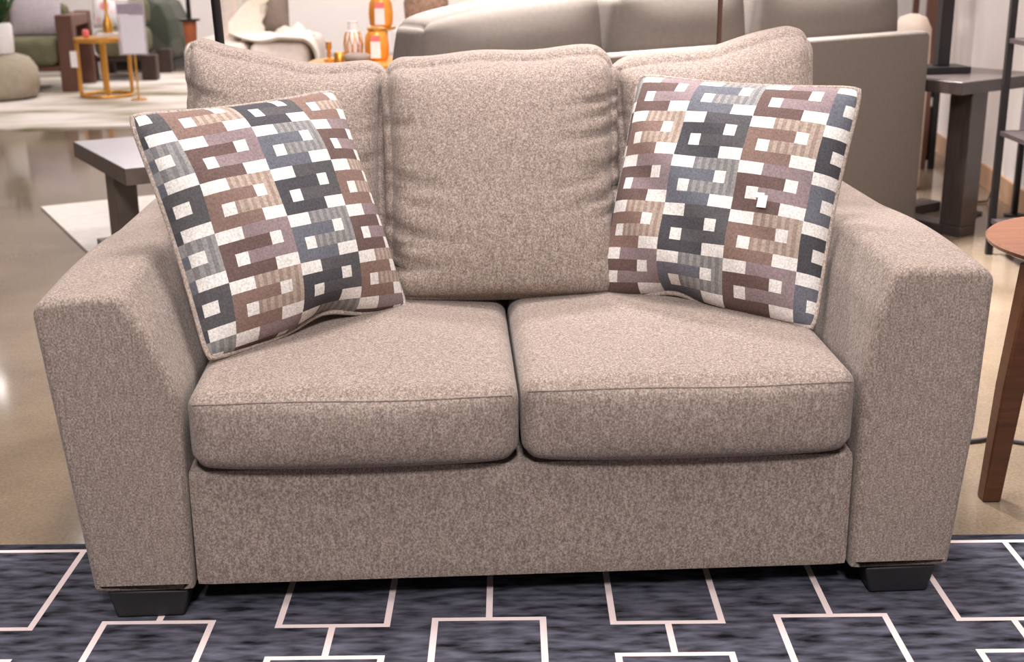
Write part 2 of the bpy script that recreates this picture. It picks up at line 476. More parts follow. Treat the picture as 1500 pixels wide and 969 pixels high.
def back_cushion(x0, x1, zb, ztL, ztM, ztR, yb, seed, bulge=.06, th=.17, pl=(1, 1), ear=(0, 0)):
    """loose back cushion: boxed, plump, gathered pleats along both side seams, leaning back"""
    rnd = random.Random(seed); w = x1-x0; h = ztM-zb; cx = (x0+x1)/2
    lean = .42
    pleats = [[(rnd.uniform(-.75, .62), rnd.uniform(.016, .032), rnd.uniform(.008, .018), rnd.uniform(.10, .24), rnd.uniform(-.35, .35)) for _ in range(10)] for _ in range(2)]
    def post(P, u, v, t):
        x, y, z = P
        s = (t+1)/2
        top = ztL*(.5*(1-u))+ztR*(.5*(1+u)) + (ztM-.5*(ztL+ztR))*(1-u*u)
        z += (top-ztM)*s**1.5
        k = max(0, (1-abs(u)**2.6))*max(0, (1-abs(t)**2.8))
        if v < 0: y += -bulge*k*(-v)
        else: y += .02*k*v
        # thin the cushion towards its edges
        e = max(abs(u)**6, .8*max(0, t)**6)
        y += (.028*e if v < 0 else -.02*e)*abs(v)
        # side seams drawn in at mid height, fuller at corners
        x += -u*.012*(1-t*t)*abs(u)
        # pleats
        if v < .3:
            for side in (0, 1):
                sg = -1 if side == 0 else 1
                dist = (1-sg*u)*w/2
                for (tc, tw, amp, ln, slope) in pleats[side]:
                    tt = t-tc-slope*dist*2
                    g = math.exp(-(tt/tw)**2)*math.exp(-(dist/(ln*.5))**2)
                    y += amp*pl[side]*g
        z += .003*math.sin(7*u+seed)*max(0, t)**4
        if t > 0:
            if u < 0: z += -ear[0]*abs(u)**9*t**3
            else: z += -ear[1]*abs(u)**9*t**3
        zz = z+h/2
        return Vector((x, y+lean*zz-(.0 if v < 0 else 0), z))
    m = MB(); m.lattice(46, 14, 60, rbox_fn(cx, yb+th/2, zb+h/2, w, th, h, .055, post), .45)
    return m.build('back_cushion', FAB, sofa, angle=180)
back_cushion(-.682, -.243, .436, .975, .908, .905, .475, 3, .045, .17, (1.2, .4), (.02, 0))
back_cushion(.222, .672, .436, .905, .922, .985, .475, 5, .045, .17, (.4, 1.7), (0, .03))
back_cushion(-.268, .244, .440, .912, .922, .934, .440, 9, .055, .17, (1.3, 1.3), (.012, .025))

# ------------------------------------------------------------------ the two patterned pillows
C_ = dict(db=(104, 84, 80), mv=(140, 122, 124), lb=(130, 106, 98), tn=(172, 154, 142), tnd=(152, 132, 121), sl=(104, 104, 112), gs=(144, 140, 138), gsd=(124, 121, 122), ch=(76, 74, 78), ch2=(88, 85, 87), W=(224, 217, 212))
C_ = {k: lin(v) for k, v in C_.items()}
UNIT = ['WWBBBB', 'AAAADB', 'ADBBBB', 'AAAAWW']
def motif(c, r, flip):
    ci = int(math.floor(c)); ri = int(math.floor(r))
    band = (ci//6) % 2; unit = (ri//4+flip) % 2           # band 0 blue, 1 brown ; unit 0 dark, 1 light
    k = UNIT[ri % 4][ci % 6]
    stripe = int(math.floor(c*3)) % 2
    if k in 'WD': return C_['W']
    if k == 'A': return [[C_['sl'], C_['ch']], [C_['db'], C_['lb']]][band][unit]
    if band == 0: return (C_['gs'] if stripe else C_['gsd']) if unit == 0 else C_['ch2']
    return C_['mv'] if unit == 0 else (C_['tn'] if stripe else C_['tnd'])

def pillow(label, M, sx, sz, c0, ncol, r0, nrow, flip, seed, tagpos=None, TF=.075, TB=.055, fold=None):
    root = empty('throw_pillow', (0, 0, 0), label, 'pillow', 0, 'patterned throw pillows on the loveseat')
    root.matrix_world = M
    n = 66
    rnd = random.Random(seed)
    wob = [(rnd.uniform(2, 6), rnd.uniform(2, 6), rnd.uniform(0, 6), rnd.uniform(.001, .003)) for _ in range(4)]
    def edge(u, v):
        x = u*sx/2*(1-.045*(1-v*v)*abs(u)**2); z = v*sz/2*(1-.045*(1-u*u)*abs(v)**2)
        c = 1-.03*(abs(u)*abs(v))**10
        return x*c, z*c
    def thick(u, v):
        a_ = max(0, 1-abs(u)**2.4); b = max(0, 1-abs(v)**2.4)
        return (a_*b)**.55
    def P(u, v, s):
        x, z = edge(u, v); t = thick(u, v)
        y = (-TF if s < 0 else TB)*t
        for (fa, fb, ph, am) in wob: y += am*math.sin(fa*u*2+fb*v*2+ph)*t
        if fold and s < 0:                                # slump fold at the lower edge
            y += .030*math.exp(-((u-fold)/.22)**2)*math.exp(-((v+1)/.16)**2)
        if fold: z += .022*math.exp(-((u-fold)/.3)**2)*max(0, -v)**6
        return (x, y, z)
    front = MB(); back = MB()
    # column/row lines on the exact motif cells (three strips each, so the stripes follow too)
    def lines(a, cnt, div):
        L = [0.]; k = math.floor(a*div)+1
        while k/div-a < cnt-1e-6:
            L.append(k/div-a); k += 1
        L.append(cnt); return [x for i, x in enumerate(L) if i == 0 or x-L[i-1] > 1e-4]
    cl = lines(c0, ncol, 3); rl = lines(r0, nrow, 3)
    vs = [P(-1+2*c/ncol, 1-2*r/nrow, -1) for r in rl for c in cl]; nc = len(cl); fs = []; cols = []
    for j in range(len(rl)-1):
        for i in range(nc-1):
            fs.append((j*nc+i, (j+1)*nc+i, (j+1)*nc+i+1, j*nc+i+1))
            cols.append(motif(c0+(cl[i]+cl[i+1])/2, r0+(rl[j]+rl[j+1])/2, flip))
    front.add(vs, fs)
    o = front.build('front_panel', PILLOW, root, angle=180)
    dye_faces(o, lambda p: cols[p.index])
    vs = [P(-1+2*i/n, -1+2*j/n, 1) for j in range(n+1) for i in range(n+1)]
    back.add(vs, [(j*(n+1)+i, j*(n+1)+i+1, (j+1)*(n+1)+i+1, (j+1)*(n+1)+i) for j in range(n) for i in range(n)])
    back.build('back_panel', PIPING, root, angle=180)
    pts = []
    for k in range(40): pts.append(P(-1+2*k/40, -1, 1))
    for k in range(40): pts.append(P(1, -1+2*k/40, 1))
    for k in range(40): pts.append(P(1-2*k/40, 1, 1))
    for k in range(40): pts.append(P(-1, 1-2*k/40, 1))
    pp = MB(); pp.tube(pts, .0050, 8, True); pp.build('piping', PIPING, root, angle=180)
    if tagpos:
        u, v = tagpos; q = P(u, v, -1)
        t = MB().box(q[0]-.009, q[0]+.009, q[1]-.004, q[1]-.002, q[2]-.012, q[2]+.012).box(q[0]-.014, q[0]+.002, q[1]-.0042, q[1]-.0022, q[2]+.006, q[2]+.016)
        tg = t.build('price_tag', WHITE, root, smooth=False); tg['label'] = 'small white paper tag'
    return root
def frame(TL, TR, BR, BL):
    """pillow placement from its four corners in the sofa's own frame"""
    TL, TR, BR, BL = map(Vector, (TL, TR, BR, BL))
    c = (TL+TR+BR+BL)/4; X = ((TR-TL)+(BR-BL)).normalized(); Z = ((TL-BL)+(TR-BR)).normalized(); Y = Z.cross(X).normalized(); Z = X.cross(Y)
    M = Matrix((X, Y, Z)).transposed().to_4x4(); M.translation = c
    return Matrix.Translation(SO) @ Matrix.Rotation(SYAW, 4, 'Z') @ M
pillow('patterned square pillow leaning on the left arm of the loveseat', frame((-.691, .283, .853), (-.349, .584, .858), (-.217, .441, .445), (-.558, .139, .440)),
       .462, .465, 3.7, 20, .9, 20.4, 1, 4, None, .098, .05, .15)
pillow('patterned square pillow with a white tag, leaning on the right arm', frame((.280, .654, .872), (.668, .393, .868), (.559, .236, .440), (.170, .498, .444)),
       .474, .478, 5.2, 20.5, .2, 20, 0, 11, (.50, -.09), .098, .05, -.25)

# ------------------------------------------------------------------ round walnut end table at the right edge
tb = empty('end_table', (1.30, 2.62, 0), 'round walnut end table with splayed legs beside the right arm', 'table')
MB().lathe([(.255, .506), (.281, .518), (.284, .526), (.280, .530)], 64).build('tabletop', WALNUTTOP, tb)
MB().lathe([(.17, .455), (.18, .459), (.18, .5055), (.17, .5058)], 48).build('apron', WALNUTSHADE, tb)
for k in range(3):
    a_ = math.radians(204+120*k); dx, dy = math.cos(a_), math.sin(a_)
    rings = []
    for (r, z, s) in ((.316, .0, .019), (.29, .25, .023), (.25, .5055, .027)):
        c = Vector((dx*r, dy*r, z)); ux = Vector((1, 0, 0)); uy = Vector((0, 1, 0))
        rings.append([c-ux*s-uy*s, c+ux*s-uy*s, c+ux*s+uy*s, c-ux*s+uy*s])
    MB().loft(rings).build('leg', WALNUTSHADE, tb, bevel=.004)
# power cable crossing the floor behind it
pts = [(.86, 2.74, .006), (1.0, 2.79, .006), (1.095, 2.806, .006), (1.14, 2.822, .006), (1.2, 2.79, .006), (1.3, 2.70, .006), (1.6, 2.66, .006), (1.84, 2.69, .006)]
tag(MB().tube(pts, .0055, 8).build('power_cable', CABLE), 'dark power cable lying across the concrete floor behind the end table leg', 'cable')

# ------------------------------------------------------------------ grey sofa seen from behind
GY = math.radians(35.3); GU = Vector((math.cos(GY), math.sin(GY), 0)); GV = Vector((-GU.y, GU.x, 0))
GO = Vector((-.435, 3.52, 0))
gs = empty('sofa', GO, 'large grey velvet sofa turned away, its back behind the loveseat', 'sofa', GY)
GL = 2.5
extrude_y(MB(), rounded_poly([(0, .06), (GL, .06), (GL, .80), (0, .80)], [.01, .01, .03, .03], 5), 0, .085, .012).build('back_frame', FABG, gs)
MB().lattice(10, 10, 6, rbox_fn(GL/2, .52, .22, GL-.1, .86, .30, .03)).build('base', FABG, gs)
for x in (.10, GL-.10):
    MB().lattice(10, 16, 12, rbox_fn(x, .54, .36, .2, .90, .60, .07)).build('arm', FABG, gs, angle=180)
for x in (.14, GL-.14):
    for y in (.06, .86): MB().lathe([(.018, 0), (.028, .075)], 16, x, y).build('leg', BLACKPL, gs)
for k, (x0, x1) in enumerate(((.22, .90), (.905, 1.59), (1.595, 2.28))):
    w = x1-x0
    def post(P, u, v, t):
        kk = (1-abs(u)**3)*(1-abs(t)**3); P = Vector(P)
        P.y += (.05 if v > 0 else -.035)*kk*abs(v); P.y += -.16*(P.z)
        P.z += .012*(1-u*u)*max(0, t)-.03*abs(u)**8*max(0, t)**3; return P
    MB().lattice(22, 10, 18, rbox_fn((x0+x1)/2, .50, .46, w, .62, .16, .05)).build('seat_cushion', FABG, gs, angle=180)
spans = ((.295, 1.03), (1.037, 1.675), (1.682, 2.505))
for k, (x0, x1) in enumerate(spans):
    w = x1-x0; ht = (.43, .46, .46)[k]; sl = (.035, .0, .0)[k]
    def post(P, u, v, t):
        kk = (1-abs(u)**3)*(1-abs(t)**2.5); P = Vector(P)
        P.y += (.06 if v > 0 else -.07)*kk*abs(v); P.y += -.04*P.z
        P.z += .015*(1-u*u)*max(0, t)-.012*abs(u)**7*max(0, t)**3+sl*u*max(0, t)
        P.x += u*(-.03)*max(0, t)*abs(u)**2
        return P
    MB().lattice(26, 12, 24, rbox_fn((x0+x1)/2, .235, .53+ht/2, w, .17, ht, .04, post)).build('back_cushion', FABG, gs, angle=180)
bpil = MB().lathe([(.07, 0), (.085, .02), (.088, .6), (.085, .74), (.06, .79), (.02, .805)], 32).build('stool', BEIGE, None, angle=180, loc=(1.845, 5.98, 0))
tag(bpil, 'slim beige upholstered stool behind the right end of the grey sofa', 'stool')

# thin floor lamp between the two sofas
fl = empty('floor_lamp', (.536, 3.33, 0), 'thin dark bronze floor lamp pole standing between the two sofas', 'lamp')
MB().lathe([(.13, 0), (.13, .012), (.02, .022)], 32).build('base', BLACKM, fl)
MB().lathe([(.0065, .02), (.0065, 1.55)], 12).build('pole', plain('bronze', (92, 66, 56), .4, .3, .1), fl)
MB().lathe([(.15, 1.5), (.11, 1.72), (.105, 1.72), (.145, 1.5)], 32).build('lamp_shade', BEIGE, fl)

# black slanted easel leg behind the left back cushion
es = empty('display_stand', (-.745, 3.42, 0), 'black metal display stand rising behind the left back cushion', 'stand')
MB().tube([(.0, 0, .012), (-.012, .0, .9), (-.03, 0, 1.45)], .0125, 12).build('pole', BLACKM, es)
MB().lathe([(.12, 0), (.12, .01), (.02, .018)], 28).build('base', BLACKM, es)

# ------------------------------------------------------------------ end table, lamp, rack and sign at the right
et = empty('end_table', (1.80, 4.955, 0), 'dark espresso wood end table with sled base at the end of the grey sofa', 'table', GY)
MB().box(-.13, .40, -.02, .50, .568, .616).build('tabletop', DARKLIT, et, bevel=.003)
MB().box(-.1315, .4015, -.0215, -.0195, .5685, .613).box(-.1315, -.1295, -.0215, .50, .5685, .613).build('edge_tone', DARKWOOD, et, smooth=False)  # thin skin giving the edges the darker tone, below the lit top colour
for v in (0., .38):
    MB().box(-.03, .07, v, v+.10, .04, .5675).build('leg', DARKWOOD, et, bevel=.003)
fr = MB(); fr.box(-.03, .07, 0, .48, 0, .0395); fr.box(.0705, .36, .38, .48, 0, .0395)
fr.build('sled_base', DARKWOOD, et, bevel=.003)
def onet(u, v, z): p = Vector((1.80, 4.955, 0))+GU*u+GV*v; return (p.x, p.y, z)
tl = empty('table_lamp', onet(.115, .25, .6165), 'black square-column table lamp on the espresso end table', 'lamp', GY-.5)
MB().box(-.10, .085, -.07, .07, 0, .028).build('base', BLACKM, tl, bevel=.002)
MB().box(-.035, .015, -.025, .025, .0285, .55).build('column', BLACKM, tl, bevel=.003)
MB().lathe([(.17, .5505), (.17, .80), (.165, .80), (.165, .5505)], 32).build('lamp_shade', BEIGE, tl)

rk = empty('shelf_rack', (1.793, 4.664, 0), 'black metal open shelf rack near the white wall, right of the end table', 'shelf')
RX, RY = .215, -.42
for (x, y) in ((0, 0), (0, RY), (RX, 0), (RX, RY)):
    MB().box(x-.0115, x+.0115, y-.0115, y+.0115, 0, 1.7).build('post', BLACKM, rk)
for z in (.13, .455, .785, 1.12, 1.45):
    MB().box(-.008, RX+.008, RY-.008, .008, z-.008, z+.008).build('shelf', plain('rack_shelf', (62, 52, 52), .5, var=.2), rk, smooth=False)

ss = empty('sign_stand', (2.14, 5.33, 0), 'slim black sign stand with pale lavender sheet at the right frame edge', 'sign')
MB().lathe([(.042, 0), (.042, .01), (.012, .016)], 24).build('base', BLACKM, ss)
MB().box(-.011, .011, -.011, .011, .015, .9).build('pole', BLACKM, ss)
MB().box(-.02, .045, -.022, -.0115, .33, .68).build('sheet', LAV, ss, smooth=False)

# wooden shelf behind, at the end of the right wall
bc = empty('bookcase', (2.07, 6.5, 0), 'brown wood bookcase with black frame behind the espresso end table', 'bookcase', -.1)
for x, ww in ((0, .055), (.07, .03)): MB().box(x, x+ww, 0, .03, 0, 1.9).build('post', BLACKM if x else BROWNWOOD, bc)
for x in (0, .07): MB().box(x-.0, x+.03, .33, .36, 0, 1.9).build('post', BROWNWOOD, bc)
for z in (.04, .36, .9, 1.4): MB().box(.0, .10, .031, .329, z, z+.028).build('shelf', BLACKM, bc)
bb2 = MB().box(0, .075, 0, .24, 0, .24).build('storage_box', BROWNWOOD, None, loc=(2.09, 6.55, .0685), rot=(0, 0, -.1), smooth=False, bevel=.004)
tag(bb2, 'brown wooden box on the lowest shelf of the bookcase', 'box')
wp = MB().box(0, .06, 0, .22, 0, .2).build('storage_box', BEIGE, None, loc=(2.09, 6.55, .3885), rot=(0, 0, -.1), smooth=False, bevel=.004)
tag(wp, 'pale box on the middle shelf of the bookcase', 'box')
cd = MB().tube([(2.19, 5.72, .30), (2.17, 5.68, .20), (2.175, 5.66, .08), (2.13, 5.62, .008), (2.04, 5.60, .006), (1.97, 5.45, .006), (2.02, 5.38, .006), (1.95, 5.3, .006)], .005, 8).build('lamp_cord', CABLE)
tag(cd, 'thin dark cord trailing from the white wall to the floor', 'cord')

# ------------------------------------------------------------------ coffee table and ivory rug on the left
CY = math.atan2(.857*0+.545, .838)
ct = empty('coffee_table', (-1.303, 4.292, 0), 'grey weathered wood coffee table on the ivory rug behind the left arm', 'table', math.radians(31))
MB().box(0, .95, 0, .74, .362, .420).build('tabletop', GREYREFL, ct, bevel=.003)
MB().box(.0, .95, 0, .74, .3618, .4172).box(-.0015, 0, -.0015, .7415, .3618, .419).box(-.0015, .9515, -.0015, 0, .3618, .419).build('edge_tone', GREYWOOD, ct, smooth=False)  # thin skin of plain wood tone, keeps the painted reflection on top only
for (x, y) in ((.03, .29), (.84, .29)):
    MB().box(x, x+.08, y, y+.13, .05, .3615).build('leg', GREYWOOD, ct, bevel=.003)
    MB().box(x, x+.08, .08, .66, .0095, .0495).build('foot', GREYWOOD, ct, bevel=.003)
rw = MB().box(0, 2.3, -1.75, 0, 0, .009).build('area_rug', RUGWHITE, None, smooth=False, loc=(-2.136, 5.72, 0), rot=(0, 0, math.radians(29)))
tag(rw, 'ivory area rug under the grey coffee table', 'rug')

# ------------------------------------------------------------------ far left showroom group
pr_ = MB().box(-3.4, 2.1, 0, 3.6, 0, .01).build('area_rug', PALERUG, None, smooth=False, loc=(-4.0, 8.15, 0), rot=(0, 0, .14))
tag(pr_, 'large pale rug with olive brushstrokes under the green chairs', 'rug')

def wood_chair(loc, rz, label, w=.72, posts=BROWNWOOD, seatm=OLIVE, hi=.60):
    r = empty('armchair', loc, label, 'chair', rz)
    for sx in (-1, 1):
        x = sx*w/2
        MB().box(x-.065, x+.065, -.04, .09, 0, hi).build('front_post', posts, r, bevel=.008)
        MB().box(x-.06, x+.06, .62, .72, 0, hi).build('rear_post', posts, r, bevel=.008)
        if hi > .3: MB().box(x-.055, x+.055, .0905, .6195, .50, .59).build('arm_rail', posts, r, bevel=.008)
    if hi > .3: MB().box(-w/2+.066, w/2-.066, .63, .70, .50, .59).build('back_rail', posts, r, bevel=.006)
    MB().box(-w/2+.066, w/2-.066, .0, .60, .16, .20).build('seat_frame', posts, r, bevel=.006)
    MB().lattice(16, 14, 8, rbox_fn(0, .26, .315, w-.14, .64, .225, .07)).build('seat_cushion', seatm, r, angle=180)
    MB().lattice(16, 8, 12, rbox_fn(0, .53, .55, w-.15, .16, .24, .07)).build('back_cushion', seatm, r, angle=180)
    return r
wood_chair((-3.91, 10.36, 0.0105), .10, 'olive armchair with thick brown wood posts behind the sage pouf', .78)
wood_chair((-3.37, 11.22, 0.0105), .05, 'olive armchair with dark wood legs behind the gold side table', .52, plain('dark_brown_wood', (58, 40, 34), .5, var=.2), OLIVE, .215)

def soft_pillow(name, label, mat, loc, rot, s, cat='pillow'):
    m = MB()
    m.lattice(14, 6, 14, lambda u, v, t: (u*s/2, v*.07*math.sqrt(max(0, (1-u*u)*(1-t*t)))+v*.004, t*s/2+s/2), .3)
    o = m.build(name, mat, None, angle=180, loc=loc, rot=rot); tag(o, label, cat); return o
soft_pillow('throw_pillow', 'white pillow with pink floral print on the chair behind the gold table', FLORAL, (-3.47, 11.44, .445), (-.30, 0, .1), .30)
soft_pillow('throw_pillow', 'lavender grey pillow on the olive chair with brown wood posts', LAVPIL, (-3.83, 10.60, .44), (-.3, 0, .1), .40)

# green quilted armchair
gc = empty('armchair', (-3.42, 12.2, 0.0), 'dark green quilted armchair with curved back near the price sign', 'chair', 0)
prof = rounded_poly([(-.36, .09), (.30, .09), (.26, .46), (.20, .60), (.0, .72), (-.05, .95), (-.36, .95)], [.03, .04, .08, .1, .1, .06, .06], 5)
extrude_y(MB(), prof, 0, .75, .03).build('body', QUILT, gc)
MB().box(-.33, .27, .03, .70, 0, .0895).build('plinth', BLACKPL, gc)

# sage pouf with white vase and plant
pf = MB().lathe([(.20, .0105), (.27, .03), (.30, .12), (.29, .24), (.24, .315), (.16, .345), (.05, .352)], 40).build('pouf', POUFM, None, angle=180, loc=(-3.93, 9.98, 0))
tag(pf, 'round sage linen pouf at the far left edge', 'pouf')
vz = MB().lathe([(.075, 0), (.08, .02), (.082, .20), (.07, .225), (.055, .215), (.05, .1)], 32).build('vase', WHITE, None, angle=60, loc=(-3.86, 9.96, .3525))
tag(vz, 'white cylindrical vase standing on the sage pouf', 'vase')
pl_ = empty('potted_plant', (-3.86, 9.96, .455), 'dark green leafy plant in the white vase', 'plant')
MB().tube([(0, 0, 0), (.0, 0, .2)], .012, 8).build('stem', LEAF, pl_)
lv = MB(); rnd = random.Random(3)
for k in range(60):
    a_ = rnd.uniform(0, 2*PI); el = rnd.uniform(.5, 1.4); L = rnd.uniform(.14, .30); z0 = rnd.uniform(.10, .2)
    d = Vector((math.cos(a_)*math.cos(el), math.sin(a_)*math.cos(el), math.sin(el))); s_ = Vector((-math.sin(a_), math.cos(a_), 0))
    p0 = Vector((0, 0, z0)); p1 = p0+d*L*.5; p2 = p0+d*L+Vector((0, 0, -.06*L))
    n_ = d.cross(s_)*.002
    wv = .022
    lv.add([p0, p1+s_*wv, p2, p1-s_*wv, p1+n_*4], [(0, 1, 4), (1, 2, 4), (2, 3, 4), (3, 0, 4)])
fo = lv.build('foliage', LEAF, pl_)

# gold side table, lamp, books, sign
GTX, GTY = -3.13, 10.05
gt = empty('side_table', (GTX, GTY, .0105), 'round gold metal side table on the pale rug', 'table')
MB().lathe([(.20, .415), (.21, .42), (.21, .445), (.20, .45)], 40).build('tabletop', GOLD, gt)
for k in range(4):
    a_ = math.radians(200+90*k); MB().box(-.012, .012, -.012, .012, .0245, .4148).build('leg', GOLD, gt, loc=(.19*math.cos(a_), .19*math.sin(a_), 0))
MB().tube([(.19*math.cos(2*PI*k/40), .19*math.sin(2*PI*k/40), .0125) for k in range(40)], .012, 8, True).build('base_ring', GOLD, gt)
tg = MB().box(-.025, .025, -.003, .003, 0, .12).build('price_tag', WHITE, gt, loc=(-.165, -.20, .24), smooth=False)
bk = MB().box(-.09, .09, -.06, .06, 0, .03).build('book', WHITE, None, loc=(GTX+.06, GTY, .4615), rot=(0, 0, .1), bevel=.003)
tag(bk, 'white book lying on the gold side table', 'book')
pk = MB().lattice(8, 8, 6, rbox_fn(0, 0, .03, .05, .04, .06, .018)).build('ornament', PINKTAG, None, angle=180, loc=(GTX-.11, GTY-.03, .461))
tag(pk, 'small pink ornament on the gold side table', 'ornament')
gl = empty('table_lamp', (GTX+.055, GTY, .492), 'gold table lamp standing on the white book', 'lamp')
MB().lathe([(.035, 0), (.038, .06), (.02, .11), (.012, .14), (.012, .42)], 24).build('base', GOLD, gl)
MB().lathe([(.14, .4), (.1, .62), (.095, .62), (.135, .4)], 32).build('lamp_shade', WHITE, gl)
sg = empty('sign_holder', (-2.815, 9.78, .0105), 'clear price sign holder with white sheet in front of the gold table', 'sign', .0)
MB().box(-.105, .105, -.008, .008, .335, .735).build('acrylic_sleeve', glass('acrylic', (210, 200, 205), .1, .45), sg, smooth=False)
MB().box(-.080, .095, -.0105, -.0085, .345, .625).build('sheet', PAPER, sg, smooth=False)
MB().box(-.095, .090, -.0105, -.0085, .635, .705).build('header_strip', PAPERH, sg, smooth=False)
MB().box(-.006, .006, .0085, .0205, .008, .735).build('pole', GOLD, sg)
MB().lathe([(.06, 0), (.06, .0075)], 24, 0, .014).build('base', GOLD, sg)

# wood and metal floor lamp
wl = empty('floor_lamp', (-2.185, 8.98, 0), 'tapered orange wood floor lamp with dark pole left of the cream sofa', 'lamp')
MB().lathe([(.11, .0105), (.11, .025), (.02, .034)], 28).build('base', BLACKM, wl)
MB().lathe([(.018, .0335), (.02, .25), (.034, .45), (.046, .58), (.046, .635)], 20).build('body', ORANGEWOOD, wl)
MB().lathe([(.072, .6355), (.072, .648)], 28).build('collar', BLACKM, wl)
MB().lathe([(.016, .6485), (.016, 1.5)], 14).build('pole', BLACKM, wl)

# ------------------------------------------------------------------ cream armchair with throw
ca = empty('armchair', (-1.48, 7.5, .0), 'cream boucle armchair with a throw over it, behind the left back cushion', 'chair', 0.)
MB().lattice(14, 14, 8, rbox_fn(-.04, .42, .24, .70, .82, .34, .05)).build('base', CREAM, ca, angle=180)
for x, ww in ((-.33, .14), (.15, .34)): MB().lattice(14, 16, 12, rbox_fn(x, .40, .33, ww, .84, .54, .065)).build('arm', CREAM, ca, angle=180)
MB().lattice(16, 10, 14, rbox_fn(-.13, .74, .60, .40, .22, .72, .09)).build('backrest', CREAM, ca, angle=180)
MB().lattice(16, 12, 8, rbox_fn(-.142, .30, .49, .225, .62, .20, .05)).build('seat_cushion', CREAM, ca, angle=180)
for x in (-.32, .24):
    for y in (.08, .74): MB().lathe([(.02, 0), (.03, .075)], 14, x, y).build('leg', BROWNWOOD, ca)
# throw: folded cloth swept down the back and across the arm
def throw():
    m = MB(); NU, NV = 44, 60
    path = [Vector((-.20, .76, 1.0)), Vector((-.18, .62, .99)), Vector((-.14, .58, .86)), Vector((-.08, .50, .72)), Vector((-.02, .40, .61)), Vector((.04, .34, .605)), Vector((.12, .24, .600)), Vector((.22, .20, .602)), Vector((.30, .19, .58)), Vector((.332, .19, .52)), Vector((.335, .19, .44))]
    def pt(t):
        f = t*(len(path)-1); i = min(int(f), len(path)-2); a_ = f-i
        p0 = path[max(i-1, 0)]; p1 = path[i]; p2 = path[i+1]; p3 = path[min(i+2, len(path)-1)]
        return .5*((2*p1)+(p2-p0)*a_+(2*p0-5*p1+4*p2-p3)*a_**2+(3*p1-p0-3*p2+p3)*a_**3)
    vs = []
    for off in (0, 1):
        for i in range(NV+1):
            t = i/NV; p = pt(t); T = (pt(min(1, t+.01))-pt(max(0, t-.01))).normalized()
            W = Vector((.55, -.83, 0)) if t < .45 else Vector((.15, -1, 0)); W = (W-T*W.dot(T)).normalized(); N = T.cross(W).normalized()
            if N.z < 0 and t > .3: N = -N
            if t <= .3 and N.y > 0: N = -N
            wid = .44+.1*math.sin(3*t)
            for j in range(NU+1):
                s = 2*j/NU-1
                h = .012*math.sin(s*11+2*t)+.004*math.sin(s*23+5*t+1)
                q = p+W*(s*wid/2)+N*(h+.02-off*.008)
                vs.append(q)
    n1 = (NU+1)*(NV+1); fs = []
    for i in range(NV):
        for j in range(NU):
            a_ = i*(NU+1)+j; fs.append((a_, a_+1, a_+NU+2, a_+NU+1)); fs.append((n1+a_, n1+a_+NU+1, n1+a_+NU+2, n1+a_+1))
    for i in range(NV):
        for j in (0, NU):
            a_ = i*(NU+1)+j; fs.append((a_, a_+NU+1, n1+a_+NU+1, n1+a_))
    for j in range(NU):
        for i in (0, NV):
            a_ = i*(NU+1)+j; fs.append((a_, a_+1, n1+a_+1, n1+a_))
    m.add(vs, fs)
    o = m.build('throw_blanket', CREAMTHROW, None, angle=180, loc=(-1.48, 7.5, 0)); return o
tag(throw(), 'cream throw blanket draped over the back and arm of the cream armchair', 'blanket')
soft_pillow('throw_pillow', 'taupe pillow standing against the cream armchair back', TAUPE, (-1.475, 8.03, .595), (-.06, .0, .0), .26)

# ------------------------------------------------------------------ gold accent table with vases (centre background)
GA = (-.66, 5.9)
ga = empty('side_table', (GA[0], GA[1], .011), 'gold accent table holding vases, behind the loveseat centre', 'table')
MB().lathe([(.24, .598), (.25, .603), (.25, .615), (.235, .62)], 48).build('tabletop', GOLD, ga)
for k in range(3):
    a_ = math.radians(90+120*k); MB().tube([(.2*math.cos(a_), .2*math.sin(a_), 0), (.14*math.cos(a_), .14*math.sin(a_), .5975)], .010, 10).build('leg', GOLD, ga)
def atable(dx, dy, z=.6312): return (GA[0]+dx, GA[1]+dy, z)
cs = MB().lathe([(.024, 0), (.026, .008), (.008, .014), (.009, .05), (.013, .056), (.013, .085)], 20).build('candlestick', GOLD, None, loc=atable(-.15, -.04))
tag(cs, 'taller small gold candlestick on the left of the accent table', 'candlestick')
cs2 = MB().lathe([(.026, 0), (.026, .035), (.018, .045)], 20).build('tealight_holder', GOLD, None, loc=atable(-.095, -.10))
tag(cs2, 'short gold tealight holder beside the candlestick', 'candle holder')
# white and gold faceted vase
vv = empty('vase', atable(-.047, .03), 'white and gold diamond-patterned vase on the accent table', 'vase')
VS = .5
prof = [(r*VS, z*.85) for r, z in [(.045, 0), (.075, .03), (.085, .08), (.07, .13), (.045, .155), (.042, .19), (.046, .20)]]
MB().lathe(prof, 10).build('body', WHITE, vv, angle=10)
wv = MB()
for k in range(10):
    for sgn in (1, -1):
        a0 = 2*PI*k/10
        wv.tube([((r*VS+.001)*math.cos(a0+sgn*z*5), (r*VS+.001)*math.sin(a0+sgn*z*5), z*.85) for r, z in ((.047, .004), (.062, .018), (.077, .036), (.082, .055), (.086, .08), (.079, .106), (.071, .13), (.057, .146))], .0022, 6)
wv.build('gold_lattice', GOLD, vv)
def amber_vase(loc, label, s):
    r = empty('lantern', loc, label, 'lantern', 0., 'amber lanterns with paper tags')
    MB().lathe([(.05*s, 0), (.062*s, .015*s), (.066*s, .07*s), (.06*s, .125*s), (.045*s, .15*s)], 24).build('body', AMBER, r)
    MB().lathe([(.047*s, .1505*s), (.05*s, .165*s), (.02*s, .175*s)], 24).build('lid', GOLD, r)
    MB().box(-.026*s, .026*s, -.071*s, -.067*s, .015*s, .10*s).build('tag', WHITE, r, smooth=False)
    MB().box(-.024*s, .024*s, -.072*s, -.068*s, .1005*s, .13*s).build('tag_header', PINKTAG, r, smooth=False)
    return r
